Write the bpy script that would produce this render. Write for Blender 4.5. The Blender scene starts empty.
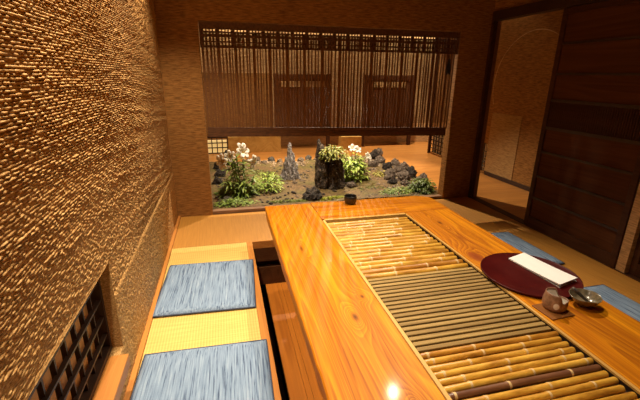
import bpy, bmesh, math, random
import numpy as np
from mathutils import Vector, Matrix, noise
S = bpy.context.scene
COL = S.collection
PI = math.pi
W = 3.122            # room width, left wall X=0, back wall Y=0, floor Z=0
H = 2.45

# ------------------------------------------------------------------ helpers
def link(name, bm, m, parent=None, smooth=False):
    bmesh.ops.recalc_face_normals(bm, faces=bm.faces)
    me = bpy.data.meshes.new(name)
    bm.to_mesh(me); bm.free()
    if smooth:
        for p in me.polygons: p.use_smooth = True
    o = bpy.data.objects.new(name, me)
    for k in (m if isinstance(m, list) else [m]): me.materials.append(k)
    COL.objects.link(o)
    if parent: o.parent = parent
    return o

def tag(o, label=None, cat=None, group=None, kind=None):
    if label: o['label'] = label
    if cat: o['category'] = cat
    if group: o['group'] = group
    if kind: o['kind'] = kind
    return o

def thing(name, label, cat, loc=(0, 0, 0), rz=0, group=None):
    o = bpy.data.objects.new(name, None); COL.objects.link(o)
    o.location = loc; o.rotation_euler = (0, 0, rz); o.empty_display_size = .05
    return tag(o, label, cat, group)

def struct(name, bm, m, parent=None, smooth=False):
    o = link(name, bm, m, parent, smooth)
    if not parent: o['kind'] = 'structure'
    return o

def NB(): return bmesh.new()

def box(bm, x0, x1, y0, y1, z0, z1, mi=0, bev=0, mat=None):
    r = bmesh.ops.create_cube(bm, size=1)
    vs = r['verts']
    for v in vs:
        v.co = Vector((x0 + (v.co.x + .5) * (x1 - x0), y0 + (v.co.y + .5) * (y1 - y0), z0 + (v.co.z + .5) * (z1 - z0)))
        if mat: v.co = mat @ v.co
    fs = {f for v in vs for f in v.link_faces}
    for f in fs: f.material_index = mi
    if bev:
        es = list({e for v in vs for e in v.link_edges})
        bmesh.ops.bevel(bm, geom=es, offset=bev, segments=2, affect='EDGES', profile=.5)
    return bm

def BX(*a, **k): return box(NB(), *a, **k)

def tube(bm, pts, rad, n=8, cap=True):
    pts = [Vector(p) for p in pts]
    rs = rad if isinstance(rad, (list, tuple)) else [rad] * len(pts)
    rings = []
    for i, p in enumerate(pts):
        t = (pts[min(i + 1, len(pts) - 1)] - pts[max(i - 1, 0)]).normalized()
        a = t.orthogonal().normalized() if i == 0 else (rings_a - t * rings_a.dot(t)).normalized()
        rings_a = a
        b = t.cross(a)
        rings.append([bm.verts.new(p + (a * math.cos(2 * PI * k / n) + b * math.sin(2 * PI * k / n)) * rs[i]) for k in range(n)])
    for i in range(len(rings) - 1):
        for k in range(n):
            bm.faces.new((rings[i][k], rings[i][(k + 1) % n], rings[i + 1][(k + 1) % n], rings[i + 1][k]))
    if cap:
        bm.faces.new(rings[0][::-1]); bm.faces.new(rings[-1])
    return bm

def lathe(bm, prof, n=40, fn=None, mi=0):
    rings = []
    for (r, z) in prof:
        ring = []
        for k in range(n):
            a = 2 * PI * k / n
            rr, zz = fn(r, z, a) if fn else (r, z)
            ring.append(bm.verts.new((rr * math.cos(a), rr * math.sin(a), zz)))
        rings.append(ring)
    for i in range(len(rings) - 1):
        for k in range(n):
            f = bm.faces.new((rings[i][k], rings[i][(k + 1) % n], rings[i + 1][(k + 1) % n], rings[i + 1][k]))
            f.material_index = mi
    bm.faces.new(rings[0][::-1]); bm.faces.new(rings[-1])
    return bm

# ------------------------------------------------------------------ materials
def new_mat(name):
    m = bpy.data.materials.new(name); m.use_nodes = True
    nt = m.node_tree
    return m, nt, nt.nodes['Principled BSDF']

def N(nt, t, **kw):
    n = nt.nodes.new(t)
    for k, v in kw.items(): setattr(n, k, v)
    return n

def coords(nt, scale=(1, 1, 1), rot=(0, 0, 0), rnd=True, gen='Object'):
    tc = N(nt, 'ShaderNodeTexCoord'); mp = N(nt, 'ShaderNodeMapping')
    mp.inputs['Scale'].default_value = scale; mp.inputs['Rotation'].default_value = rot
    nt.links.new(tc.outputs[gen], mp.inputs['Vector'])
    if rnd:
        oi = N(nt, 'ShaderNodeObjectInfo'); mu = N(nt, 'ShaderNodeMath', operation='MULTIPLY')
        mu.inputs[1].default_value = 37.0
        nt.links.new(oi.outputs['Random'], mu.inputs[0]); nt.links.new(mu.outputs[0], mp.inputs['Location'])
    return mp.outputs['Vector']

def ramp(nt, fac, cols):
    r = N(nt, 'ShaderNodeValToRGB')
    els = r.color_ramp.elements
    while len(els) < len(cols): els.new(.5)
    for e, (p, c) in zip(els, cols):
        e.position = p; e.color = (*c, 1)
    nt.links.new(fac, r.inputs['Fac'])
    return r.outputs['Color']

def nz(nt, vec, scale, detail=5, rough=.6, dist=0):
    n = N(nt, 'ShaderNodeTexNoise')
    n.inputs['Scale'].default_value = scale; n.inputs['Detail'].default_value = detail
    n.inputs['Roughness'].default_value = rough; n.inputs['Distortion'].default_value = dist
    nt.links.new(vec, n.inputs['Vector'])
    return n.outputs['Fac']

def bump(nt, b, h, strength=.4, dist=.002):
    n = N(nt, 'ShaderNodeBump')
    n.inputs['Strength'].default_value = strength; n.inputs['Distance'].default_value = dist
    nt.links.new(h, n.inputs['Height']); nt.links.new(n.outputs['Normal'], b.inputs['Normal'])

def mix(nt, a, b, fac, mode='MIX'):
    n = N(nt, 'ShaderNodeMix', data_type='RGBA', blend_type=mode)
    if isinstance(fac, float): n.inputs[0].default_value = fac
    else: nt.links.new(fac, n.inputs[0])
    for s, v in ((6, a), (7, b)):
        if isinstance(v, tuple): n.inputs[s].default_value = (*v, 1)
        else: nt.links.new(v, n.inputs[s])
    return n.outputs[2]

def noise_mat(name, cols, scale=(1, 1, 1), ns=5, detail=6, rough=.6, bstr=.3, bdist=.002, coat=0, spec=.5, dist=0, metallic=0, rnd=True, sub=0, trans=0):
    m, nt, b = new_mat(name)
    v = coords(nt, scale, rnd=rnd)
    f = nz(nt, v, ns, detail, .62, dist)
    nt.links.new(ramp(nt, f, cols), b.inputs['Base Color'])
    b.inputs['Roughness'].default_value = rough
    b.inputs['Specular IOR Level'].default_value = spec
    b.inputs['Metallic'].default_value = metallic
    if coat: b.inputs['Coat Weight'].default_value = coat; b.inputs['Coat Roughness'].default_value = .15
    if sub: b.inputs['Subsurface Weight'].default_value = sub; b.inputs['Subsurface Radius'].default_value = (.01, .01, .005)
    if bstr: bump(nt, b, f, bstr, bdist)
    return m

def wood_mat(name, dark, mid, light, axis='Y', ring=26, rough=.45, coat=0., bstr=.15, knots=(), spots=(), st=.06):
    """planks: growth-ring contour lines running along the axis, bending round knots, plus fine pores"""
    m, nt, b = new_mat(name)
    sc = {'Y': (1, st, 1), 'X': (st, 1, 1), 'Z': (1, 1, st)}[axis]
    v = coords(nt, sc)
    base = N(nt, 'ShaderNodeTexNoise'); base.inputs['Scale'].default_value = 3.2; base.inputs['Detail'].default_value = 2.5
    base.inputs['Roughness'].default_value = .45; base.inputs['Distortion'].default_value = .3
    nt.links.new(v, base.inputs['Vector'])
    val = base.outputs['Fac']
    kf = None
    for (px, py, rx, ry) in list(knots) + [q[:4] for q in spots]:
        tc = N(nt, 'ShaderNodeTexCoord'); mp = N(nt, 'ShaderNodeMapping')
        mp.inputs['Location'].default_value = (-px / rx, -py / ry, 0); mp.inputs['Scale'].default_value = (1 / rx, 1 / ry, 0)
        nt.links.new(tc.outputs['Object'], mp.inputs['Vector'])
        ln = N(nt, 'ShaderNodeVectorMath', operation='LENGTH'); nt.links.new(mp.outputs[0], ln.inputs[0])
        ng = N(nt, 'ShaderNodeMath', operation='MULTIPLY'); ng.inputs[1].default_value = -.8; nt.links.new(ln.outputs['Value'], ng.inputs[0])
        ex = N(nt, 'ShaderNodeMath', operation='EXPONENT'); nt.links.new(ng.outputs[0], ex.inputs[0])
        ml = N(nt, 'ShaderNodeMath', operation='MULTIPLY_ADD'); ml.inputs[1].default_value = .22; nt.links.new(ex.outputs[0], ml.inputs[0]); nt.links.new(val, ml.inputs[2])
        val = ml.outputs[0]
        if kf is None: kf = ex.outputs[0]
        else:
            mx = N(nt, 'ShaderNodeMath', operation='MAXIMUM'); nt.links.new(kf, mx.inputs[0]); nt.links.new(ex.outputs[0], mx.inputs[1]); kf = mx.outputs[0]
    mu = N(nt, 'ShaderNodeMath', operation='MULTIPLY'); mu.inputs[1].default_value = ring
    nt.links.new(val, mu.inputs[0])
    fr = N(nt, 'ShaderNodeMath', operation='FRACT'); nt.links.new(mu.outputs[0], fr.inputs[0])
    sc2 = {'Y': (1, .02, 1), 'X': (.02, 1, 1), 'Z': (1, 1, .02)}[axis]
    pores = nz(nt, coords(nt, sc2), 120, 4, .7)
    blot = nz(nt, v, 7, 5, .65)
    c1 = ramp(nt, fr.outputs[0], [(0, light), (.45, mid), (.85, dark), (1, light)])
    c2 = ramp(nt, pores, [(.36, dark), (.5, mid), (.64, light)])
    c3 = ramp(nt, blot, [(.34, dark), (.5, mid), (.66, light)])
    c = mix(nt, c1, c2, .45); c = mix(nt, c, c3, .42)
    if kf is not None:
        c = mix(nt, c, tuple(q * .45 for q in dark), ramp(nt, kf, [(.40, (0, 0, 0)), (.66, (.55,) * 3), (.9, (.9,) * 3)]))
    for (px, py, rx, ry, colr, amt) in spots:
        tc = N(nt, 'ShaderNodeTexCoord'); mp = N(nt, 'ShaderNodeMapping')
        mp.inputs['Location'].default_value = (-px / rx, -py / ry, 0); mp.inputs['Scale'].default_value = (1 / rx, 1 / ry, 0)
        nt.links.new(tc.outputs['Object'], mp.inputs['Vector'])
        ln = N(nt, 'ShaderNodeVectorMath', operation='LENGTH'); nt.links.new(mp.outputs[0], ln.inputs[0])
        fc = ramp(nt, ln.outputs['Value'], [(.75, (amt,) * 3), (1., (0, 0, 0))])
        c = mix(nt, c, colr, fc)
    nt.links.new(c, b.inputs['Base Color'])
    b.inputs['Roughness'].default_value = rough; b.inputs['Specular IOR Level'].default_value = .18
    if coat: b.inputs['Coat Weight'].default_value = coat; b.inputs['Coat Roughness'].default_value = .1
    bump(nt, b, pores, bstr, .001)
    return m

def straw_plaster(name, c0, c1, c2, bstr=.5, scale=(.35, .35, 2.2)):
    m, nt, b = new_mat(name)
    v = coords(nt, scale, rnd=False)
    f = nz(nt, v, 70, 6, .7, .2)
    f2 = nz(nt, coords(nt, (.10, .10, 1), rnd=False), 130, 3, .65)
    f3 = nz(nt, coords(nt, (1, 1, 1), rnd=False), 1.7, 3, .5)
    c = mix(nt, ramp(nt, f, [(.3, c0), (.5, c1), (.72, c2)]), ramp(nt, f2, [(.38, tuple(q * .55 for q in c0)), (.5, c1), (.62, tuple(q * 1.15 for q in c2))]), .6)
    c = mix(nt, c, ramp(nt, f3, [(.3, c0), (.7, c2)]), .12)
    nt.links.new(c, b.inputs['Base Color']); b.inputs['Roughness'].default_value = .85
    b.inputs['Specular IOR Level'].default_value = .2
    bump(nt, b, f2, bstr, .006)
    return m

def tatami_mat(name, c0, c1, c2, along):
    m, nt, b = new_mat(name)
    # rush weave: fine ribs across the reeds plus streaks along them
    r = N(nt, 'ShaderNodeTexWave', wave_type='BANDS', bands_direction=along, wave_profile='SIN')
    r.inputs['Scale'].default_value = 22; r.inputs['Distortion'].default_value = .4; r.inputs['Detail'].default_value = 1
    nt.links.new(coords(nt, rnd=False), r.inputs['Vector'])
    o = 'Y' if along == 'X' else 'X'
    w2 = N(nt, 'ShaderNodeTexWave', wave_type='BANDS', bands_direction=o); w2.inputs['Scale'].default_value = 45
    w2.inputs['Distortion'].default_value = 1.5
    nt.links.new(coords(nt, rnd=False), w2.inputs['Vector'])
    st = nz(nt, coords(nt, (1, .04, 1) if along == 'Y' else (.04, 1, 1), rnd=False), 90, 3, .6)
    c = mix(nt, ramp(nt, st, [(.3, c0), (.5, c1), (.7, c2)]), ramp(nt, r.outputs['Fac'], [(0, c0), (.5, c1), (1, c2)]), .45)
    nt.links.new(c, b.inputs['Base Color']); b.inputs['Roughness'].default_value = .6
    ad = N(nt, 'ShaderNodeMath', operation='ADD'); nt.links.new(r.outputs['Fac'], ad.inputs[0]); nt.links.new(w2.outputs['Fac'], ad.inputs[1])
    bump(nt, b, ad.outputs[0], .35, .0015)
    return m

M = {}
M['rope'] = None
m, nt, b = new_mat('straw_rope_plaster')
f = nz(nt, coords(nt, (1, .5, 2), rnd=False), 150, 4, .65)
f3 = nz(nt, coords(nt, rnd=False), 1.6, 3, .5)
c = mix(nt, ramp(nt, f, [(.36, (.17, .075, .018)), (.5, (.50, .27, .08)), (.64, (.80, .53, .22))]), ramp(nt, f3, [(.3, (.30, .15, .05)), (.7, (.52, .29, .10))]), .3)
nt.links.new(c, b.inputs['Base Color']); b.inputs['Roughness'].default_value = .7; b.inputs['Specular IOR Level'].default_value = .3
bump(nt, b, f, .3, .0015)
M['rope'] = m
M['plaster'] = straw_plaster('brown_straw_plaster', (.17, .072, .016), (.28, .125, .030), (.38, .185, .050))
M['plaster_far'] = straw_plaster('pale_straw_plaster', (.42, .24, .10), (.55, .33, .14), (.64, .41, .19), .3)
M['pale_panel'] = straw_plaster('pale_panel_finish', (.30, .17, .06), (.36, .21, .08), (.42, .26, .10), .1)
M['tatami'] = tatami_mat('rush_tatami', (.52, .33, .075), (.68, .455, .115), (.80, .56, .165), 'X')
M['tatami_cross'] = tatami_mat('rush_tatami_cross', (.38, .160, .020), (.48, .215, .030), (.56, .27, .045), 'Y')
TC = ((.19, .036, .001), (.50, .158, .002), (.78, .315, .006))
M['table'] = wood_mat('golden_table_wood', *TC, 'Y', 52, .5, .05, .15, knots=[(-.46, -.14, .018, .04), (-.38, .0, .012, .02), (-.55, .55, .012, .05), (-.42, -.62, .014, .03), (-.60, -.75, .012, .04)], st=.035)
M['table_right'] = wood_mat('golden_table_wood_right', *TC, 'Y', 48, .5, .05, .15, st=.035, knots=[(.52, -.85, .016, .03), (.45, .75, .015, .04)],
                      spots=[(.375, .24, .040, .070, (.30, .06, .006), .75)])  # reddish oval painted in for a reflection on the plank
M['table_cross'] = wood_mat('golden_table_wood_cross', *TC, 'X', 40, .5, .05, .15, st=.035)
M['strip'] = wood_mat('pale_frame_wood', (.42, .22, .05), (.58, .34, .09), (.70, .45, .14), 'Y', 10, .45)
M['orange_wood'] = wood_mat('orange_cypress', (.38, .14, .03), (.52, .21, .045), (.64, .29, .07), 'Y', 10, .45, .1)
M['pit_wood'] = wood_mat('red_brown_boards', (.27, .078, .009), (.42, .13, .013), (.52, .175, .02), 'Y', 9, .5, .1)
M['dark_wood'] = wood_mat('dark_stained_cedar', (.035, .013, .006), (.062, .023, .010), (.09, .036, .016), 'Y', 18, .5)
M['door_panel'] = wood_mat('brown_cedar_panel', (.056, .020, .006), (.088, .031, .010), (.12, .045, .015), 'Y', 22, .8)
M['door_panel'].node_tree.nodes['Principled BSDF'].inputs['Specular IOR Level'].default_value = .12
M['dark_trim'] = noise_mat('blackened_trim', [(.3, (.022, .010, .006)), (.7, (.05, .022, .012))], (1, 1, 1), 30, rough=.5, bstr=.1)
M['mid_trim'] = noise_mat('brown_trim', [(.3, (.16, .065, .022)), (.7, (.26, .11, .035))], (2, .3, 2), 20, rough=.5, bstr=.15)
M['sill_wood'] = noise_mat('weathered_sill_board', [(.3, (.15, .075, .035)), (.7, (.27, .14, .065))], (.3, 2, 2), 20, rough=.7, bstr=.2)
M['floor_wood'] = wood_mat('polished_corridor_boards', (.34, .13, .03), (.48, .20, .045), (.58, .26, .065), 'X', 14, .35, .2)
M['dark_floor'] = wood_mat('dark_corridor_boards', (.10, .045, .018), (.16, .07, .025), (.20, .09, .034), 'Y', 14, .4, .1)
M['reed'] = noise_mat('dark_blind_reed', [(.3, (.11, .042, .010)), (.7, (.24, .10, .024))], (4, 4, .5), 40, rough=.6, bstr=.1)
M['reed_dark'] = noise_mat('dark_blind_binding', [(.3, (.07, .028, .010)), (.7, (.16, .066, .024))], (1, 1, 1), 60, rough=.7, bstr=.1)
M['reed_bar'] = noise_mat('brown_blind_bar', [(.3, (.07, .026, .008)), (.7, (.15, .06, .018))], (.5, 2, 2), 40, rough=.7, bstr=.1)
M['cord'] = noise_mat('blue_black_silk', [(.3, (.012, .014, .022)), (.7, (.03, .034, .05))], ns=80, rough=.6, bstr=.2)
M['soil'] = None
m, nt, b = new_mat('mossy_garden_sand')
v = coords(nt, rnd=False)
f = nz(nt, v, 34, 7, .78); f2 = nz(nt, v, 3.2, 4, .6)
c = mix(nt, ramp(nt, f, [(.32, (.035, .017, .005)), (.5, (.13, .072, .022)), (.68, (.30, .18, .065))]), ramp(nt, f, [(.32, (.035, .026, .004)), (.68, (.17, .125, .022))]), ramp(nt, f2, [(.42, (0, 0, 0)), (.62, (1, 1, 1))]))
nt.links.new(c, b.inputs['Base Color']); b.inputs['Roughness'].default_value = .75
bump(nt, b, f, .6, .01)
M['soil'] = m
def rock_mat(name, c0, c1, c2, ns=4.5, bd=.08):
    m, nt, b = new_mat(name)
    v = coords(nt)
    f = nz(nt, v, ns, 8, .72)
    vo = N(nt, 'ShaderNodeTexVoronoi'); vo.inputs['Scale'].default_value = ns * 2.2; nt.links.new(v, vo.inputs['Vector'])
    nt.links.new(ramp(nt, f, [(.32, c0), (.5, c1), (.7, c2)]), b.inputs['Base Color'])
    b.inputs['Roughness'].default_value = .85
    ad = N(nt, 'ShaderNodeMath', operation='ADD'); nt.links.new(f, ad.inputs[0]); nt.links.new(vo.outputs['Distance'], ad.inputs[1])
    bump(nt, b, ad.outputs[0], .9, bd)
    return m
M['lava'] = rock_mat('black_lava', (.010, .007, .005), (.045, .032, .023), (.24, .18, .13))
M['lava_block'] = rock_mat('black_lava_block', (.010, .007, .005), (.055, .04, .028), (.30, .22, .15), 30, .014)
M['lava_brown'] = rock_mat('brown_lava', (.06, .042, .03), (.30, .22, .16), (.70, .56, .44))
M['stone'] = rock_mat('grey_stone', (.09, .08, .065), (.20, .17, .13), (.36, .31, .24), 4)
M['pale_stone'] = rock_mat('pale_pebble', (.18, .12, .07), (.42, .30, .19), (.68, .53, .37), 4)
M['karst'] = rock_mat('grey_karst', (.06, .052, .047), (.28, .25, .235), (.62, .57, .53), 34, .012)
def leaf_mat(name, c0, c1, ns=9):
    m = noise_mat(name, [(.3, c0), (.7, c1)], (1, 1, 1), ns, rough=.45, bstr=0, rnd=False)
    b = m.node_tree.nodes['Principled BSDF']
    return m
M['leaf_dark'] = leaf_mat('dark_green_leaf', (.045, .08, .008), (.15, .21, .022))
M['leaf_mid'] = leaf_mat('green_leaf', (.10, .18, .02), (.32, .42, .07))
M['leaf_bright'] = leaf_mat('bright_green_leaf', (.22, .38, .03), (.55, .66, .12))
M['leaf_yellow'] = leaf_mat('yellow_green_frond', (.28, .26, .04), (.55, .46, .10))
M['leaf_frond'] = leaf_mat('olive_frond', (.20, .24, .03), (.48, .46, .09))
M['moss'] = leaf_mat('moss_green', (.09, .12, .018), (.28, .30, .05), 25)
M['moss_bright'] = leaf_mat('bright_moss', (.26, .30, .03), (.50, .50, .07), 25)
M['petal'] = noise_mat('white_petal', [(.3, (.80, .76, .62)), (.7, (.88, .86, .76))], ns=20, rough=.5, bstr=0)
M['stamen'] = noise_mat('yellow_stamen', [(.3, (.6, .35, .04)), (.7, (.75, .48, .07))], ns=30, rough=.6, bstr=0)
M['stem'] = noise_mat('green_stem', [(.3, (.08, .13, .025)), (.7, (.16, .22, .05))], ns=20, rough=.5, bstr=0)
def fabric():
    m, nt, b = new_mat('blue_grey_slub_cotton')
    f = nz(nt, coords(nt, (1, .035, 1)), 150, 3, .6)
    f2 = nz(nt, coords(nt, (.2, 1, 1)), 300, 2, .6)
    c = ramp(nt, f, [(.33, (.055, .085, .155)), (.44, (.18, .26, .385)), (.58, (.24, .335, .47)), (.74, (.34, .43, .55))])
    nt.links.new(c, b.inputs['Base Color']); b.inputs['Roughness'].default_value = .9; b.inputs['Specular IOR Level'].default_value = .15
    ad = N(nt, 'ShaderNodeMath', operation='ADD'); nt.links.new(f, ad.inputs[0]); nt.links.new(f2, ad.inputs[1])
    bump(nt, b, ad.outputs[0], .5, .003)
    return m
M['fabric'] = fabric()
M['fabric_edge'] = noise_mat('dark_blue_piping', [(.3, (.03, .04, .07)), (.7, (.07, .09, .14))], ns=120, rough=.9, bstr=.2)
def lacquer():
    m, nt, b = new_mat('maroon_lacquer')
    f = nz(nt, coords(nt), 6, 3, .5)
    nt.links.new(ramp(nt, f, [(.3, (.050, .003, .003)), (.7, (.075, .006, .005))]), b.inputs['Base Color'])
    b.inputs['Roughness'].default_value = .38; b.inputs['Specular IOR Level'].default_value = .15; b.inputs['Coat Weight'].default_value = .04; b.inputs['Coat Roughness'].default_value = .2
    return m
M['lacquer'] = lacquer()
M['paper'] = noise_mat('white_paper', [(.3, (.88, .88, .87)), (.7, (.92, .92, .91))], ns=60, rough=.8, bstr=.05)
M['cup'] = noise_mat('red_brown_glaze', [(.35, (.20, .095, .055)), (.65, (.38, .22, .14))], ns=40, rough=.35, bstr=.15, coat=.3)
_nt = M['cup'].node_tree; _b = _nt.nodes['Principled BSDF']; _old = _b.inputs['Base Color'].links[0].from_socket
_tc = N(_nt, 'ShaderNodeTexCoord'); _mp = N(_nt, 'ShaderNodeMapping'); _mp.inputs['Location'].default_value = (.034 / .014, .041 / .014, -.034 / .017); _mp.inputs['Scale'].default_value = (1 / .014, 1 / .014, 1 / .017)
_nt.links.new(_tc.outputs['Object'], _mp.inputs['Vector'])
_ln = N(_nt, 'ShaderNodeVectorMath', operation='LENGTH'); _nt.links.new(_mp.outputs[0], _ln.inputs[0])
_nt.links.new(mix(_nt, _old, (.85, .80, .74), ramp(_nt, _ln.outputs['Value'], [(.8, (1, 1, 1)), (1., (0, 0, 0))])), _b.inputs['Base Color'])  # white glint painted onto the cup's outer side
M['cup_in'] = noise_mat('pale_inner_glaze', [(.3, (.70, .62, .52)), (.7, (.85, .80, .72))], ns=30, rough=.3, bstr=0, coat=.4)
M['bowl'] = noise_mat('olive_brown_glaze', [(.35, (.12, .095, .055)), (.65, (.26, .21, .13))], ns=30, rough=.25, bstr=.08, coat=.5)
M['spoon'] = noise_mat('dark_grey_wood', [(.3, (.045, .036, .030)), (.7, (.12, .10, .085))], ns=60, rough=.5, bstr=.1)
M['metal'] = noise_mat('dull_tin', [(.3, (.35, .32, .28)), (.7, (.5, .46, .4))], ns=50, rough=.3, metallic=.9, bstr=.05)
M['coaster'] = wood_mat('walnut_slip', (.14, .05, .012), (.23, .085, .02), (.32, .13, .03), 'Y', 20, .5)
M['black_ceramic'] = noise_mat('black_ceramic', [(.3, (.008, .007, .006)), (.7, (.02, .018, .015))], ns=30, rough=.3, bstr=.1, coat=.3)
M['shoji'] = noise_mat('brown_shutter_board', [(.3, (.55, .22, .05)), (.7, (.75, .36, .10))], (1, .3, 1), 14, rough=.6, bstr=.1)
M['shoji_paper'] = noise_mat('cream_shoji_paper', [(.3, (.72, .62, .42)), (.7, (.8, .7, .5))], ns=20, rough=.8, bstr=0)
def bamboo(name, cols):
    m, nt, b = new_mat(name)
    oi = N(nt, 'ShaderNodeObjectInfo')
    f = nz(nt, coords(nt, (.25, 1, 1)), 26, 6, .7)
    v = ramp(nt, f, [(.28, cols[0]), (.45, cols[1]), (.62, cols[2])])
    t = ramp(nt, oi.outputs['Random'], [(0, (.62, .46, .36)), (.4, (.92, .86, .78)), (1, (1, 1, 1))])
    c = mix(nt, v, t, 1.0, 'MULTIPLY')
    nt.links.new(c, b.inputs['Base Color']); b.inputs['Roughness'].default_value = .38
    b.inputs['Coat Weight'].default_value = .15; b.inputs['Coat Roughness'].default_value = .25
    bump(nt, b, f, .12, .002)
    return m
M['bamboo'] = bamboo('golden_bamboo', [(.20, .068, .008), (.50, .25, .026), (.74, .44, .065)])
M['bamboo_smoked'] = noise_mat('smoked_bamboo', [(.3, (.09, .03, .015)), (.7, (.20, .085, .035))], (.3, 1, 1), 26, rough=.38, bstr=.1, coat=.15)
M['bamboo_joint'] = noise_mat('bamboo_joint', [(.3, (.55, .36, .14)), (.7, (.72, .52, .26))], ns=60, rough=.5, bstr=.1)
M['slat'] = wood_mat('weathered_slat', (.15, .088, .026), (.30, .19, .062), (.44, .30, .105), 'X', 12, .6)

# ------------------------------------------------------------------ numpy value noise
def vnoise(x, y, seed=0):
    xi = np.floor(x).astype(np.int64); yi = np.floor(y).astype(np.int64)
    fx = x - xi; fy = y - yi
    fx = fx * fx * (3 - 2 * fx); fy = fy * fy * (3 - 2 * fy)
    def hsh(a, b):
        n = (a * 374761393 + b * 668265263 + seed * 974711) & 0x7fffffff
        n = ((n ^ (n >> 13)) * 1274126177) & 0x7fffffff
        return ((n ^ (n >> 16)) & 0xffff) / 65535.0
    return (hsh(xi, yi) * (1 - fx) + hsh(xi + 1, yi) * fx) * (1 - fy) + (hsh(xi, yi + 1) * (1 - fx) + hsh(xi + 1, yi + 1) * fx) * fy

# ------------------------------------------------------------------ the left wall: straw rope plaster with real relief
NICHE_Y0, NICHE_Y1, NICHE_Z0, NICHE_Z1 = -3.15, -2.10, .19, .585
SEAM = .436
def left_wall():
    ys = np.r_[np.linspace(-4.6, -3.3, 8)[:-1], np.linspace(-3.3, NICHE_Y0, 30)[:-1], np.linspace(NICHE_Y0, NICHE_Y1, 340)[:-1], np.linspace(NICHE_Y1, 0, 560)]
    zs = np.r_[np.linspace(0, NICHE_Z0, 66)[:-1], np.linspace(NICHE_Z0, NICHE_Z1, 200)[:-1], np.linspace(NICHE_Z1, 1.95, 760)[:-1], np.linspace(1.95, H, 5)]
    Yg, Zg = np.meshgrid(ys, zs, indexing='ij')
    wob = (vnoise(Yg * 1.6, Zg * 1.2, 1) - .5) * .022 + (vnoise(Yg * 7, Zg * 7, 2) - .5) * .004
    u = (Zg + wob) / .0094
    row = np.floor(u); fr = u - row
    prof = np.sin(np.clip(fr / .82, 0, 1) * PI) ** .7
    dash = vnoise(Yg / .012 + row * 7.31, row * 3.7, 3)
    d2 = vnoise(Yg / .3 + row * .3, Zg / .12, 4)
    amp = np.clip(.40 + 1.5 * (dash - .35), .03, 1.0)
    hh = prof * amp * (.6 + .7 * d2) * .0058
    big = (vnoise(Yg * 5, Zg * 5, 8) - .5) * .006
    fine = vnoise(Yg / .0075, Zg / .006, 5) * .0042 + vnoise(Yg / .016, Zg / .012, 6) * .0018
    low = 1 / (1 + np.exp(-(SEAM - Zg) / .003))
    X = (hh + big) * (1 - low) + (fine + .006) * low
    X *= np.clip(-Yg / .02, 0, 1) * np.clip(Zg / .01, 0, 1)
    dn = np.maximum(np.maximum(NICHE_Y0 - Yg, Yg - NICHE_Y1), np.maximum(NICHE_Z0 - Zg, Zg - NICHE_Z1))
    kn = np.clip(dn / .012, 0, 1); X = X * kn + .006 * (1 - kn)
    ny, nzn = len(ys), len(zs)
    co = np.stack([X, Yg, Zg], -1).reshape(-1, 3)
    i, j = np.meshgrid(np.arange(ny - 1), np.arange(nzn - 1), indexing='ij')
    yc = (ys[:-1] + ys[1:])[i] / 2; zc = (zs[:-1] + zs[1:])[j] / 2
    keep = ~((yc > NICHE_Y0) & (yc < NICHE_Y1) & (zc > NICHE_Z0) & (zc < NICHE_Z1))
    i = i[keep]; j = j[keep]
    q = np.stack([i * nzn + j, (i + 1) * nzn + j, (i + 1) * nzn + j + 1, i * nzn + j + 1], -1)
    # thickness behind the relief: outer back sheet and niche reveals
    nv = len(co)
    D = -.16
    ex = []; ef = []
    def quad(a, b_, c_, d_):
        k = nv + len(ex); ex.extend([a, b_, c_, d_]); ef.append([k, k + 1, k + 2, k + 3])
    quad((D, -4.6, 0), (D, -4.6, H), (D, 0, H), (D, 0, 0))
    y0, y1, z0, z1 = NICHE_Y0, NICHE_Y1, NICHE_Z0, NICHE_Z1
    quad((.0062, y1, z0), (D, y1, z0), (D, y1, z1), (.0062, y1, z1))
    quad((.0062, y0, z0), (D, y0, z0), (D, y0, z1), (.0062, y0, z1))
    quad((.0062, y0, z1), (D, y0, z1), (D, y1, z1), (.0062, y1, z1))
    quad((.0062, y0, z0), (D, y0, z0), (D, y1, z0), (.0062, y1, z0))
    co = np.r_[co, np.array(ex)]; q = np.r_[q, np.array(ef)]
    me = bpy.data.meshes.new('wall_left')
    me.vertices.add(len(co)); me.vertices.foreach_set('co', co.astype(np.float32).ravel())
    me.loops.add(q.size); me.loops.foreach_set('vertex_index', q.astype(np.int32).ravel())
    me.polygons.add(len(q)); me.polygons.foreach_set('loop_start', np.arange(0, q.size, 4, dtype=np.int32))
    me.update(calc_edges=True); me.validate()
    me.materials.append(M['rope'])
    o = bpy.data.objects.new('wall_left', me); COL.objects.link(o)
    o['kind'] = 'structure'
left_wall()

# niche window in the left wall
w1 = bpy.data.objects.new('window_1', None); COL.objects.link(w1); w1.location = (-.09, -2.6, .39); w1['kind'] = 'structure'
def child(name, bm, m, parent, smooth=False):
    """bm in world coordinates; keeps its place under a parent that sits elsewhere"""
    bmesh.ops.transform(bm, matrix=parent.matrix_basis.inverted(), verts=bm.verts)
    return link(name, bm, m, parent, smooth)
bm = NB()
for y in np.arange(NICHE_Y0 + .03, NICHE_Y1 - .01, .085): box(bm, -.066, -.050, y - .0045, y + .0045, NICHE_Z0, NICHE_Z1)
for z in (.27, .35, .43, .51): box(bm, -.056, -.040, NICHE_Y0, NICHE_Y1, z - .0045, z + .0045)
child('window_lattice', bm, M['dark_trim'], w1)
bm = NB()
for a in ((NICHE_Z0, NICHE_Z0 + .022), (NICHE_Z1 - .018, NICHE_Z1)): box(bm, -.075, -.035, NICHE_Y0, NICHE_Y1, *a)
for a in ((NICHE_Y0, NICHE_Y0 + .022), (NICHE_Y1 - .018, NICHE_Y1)): box(bm, -.0745, -.0355, *a, NICHE_Z0 + .001, NICHE_Z1 - .001)
child('window_frame', bm, M['dark_trim'], w1)
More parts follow.
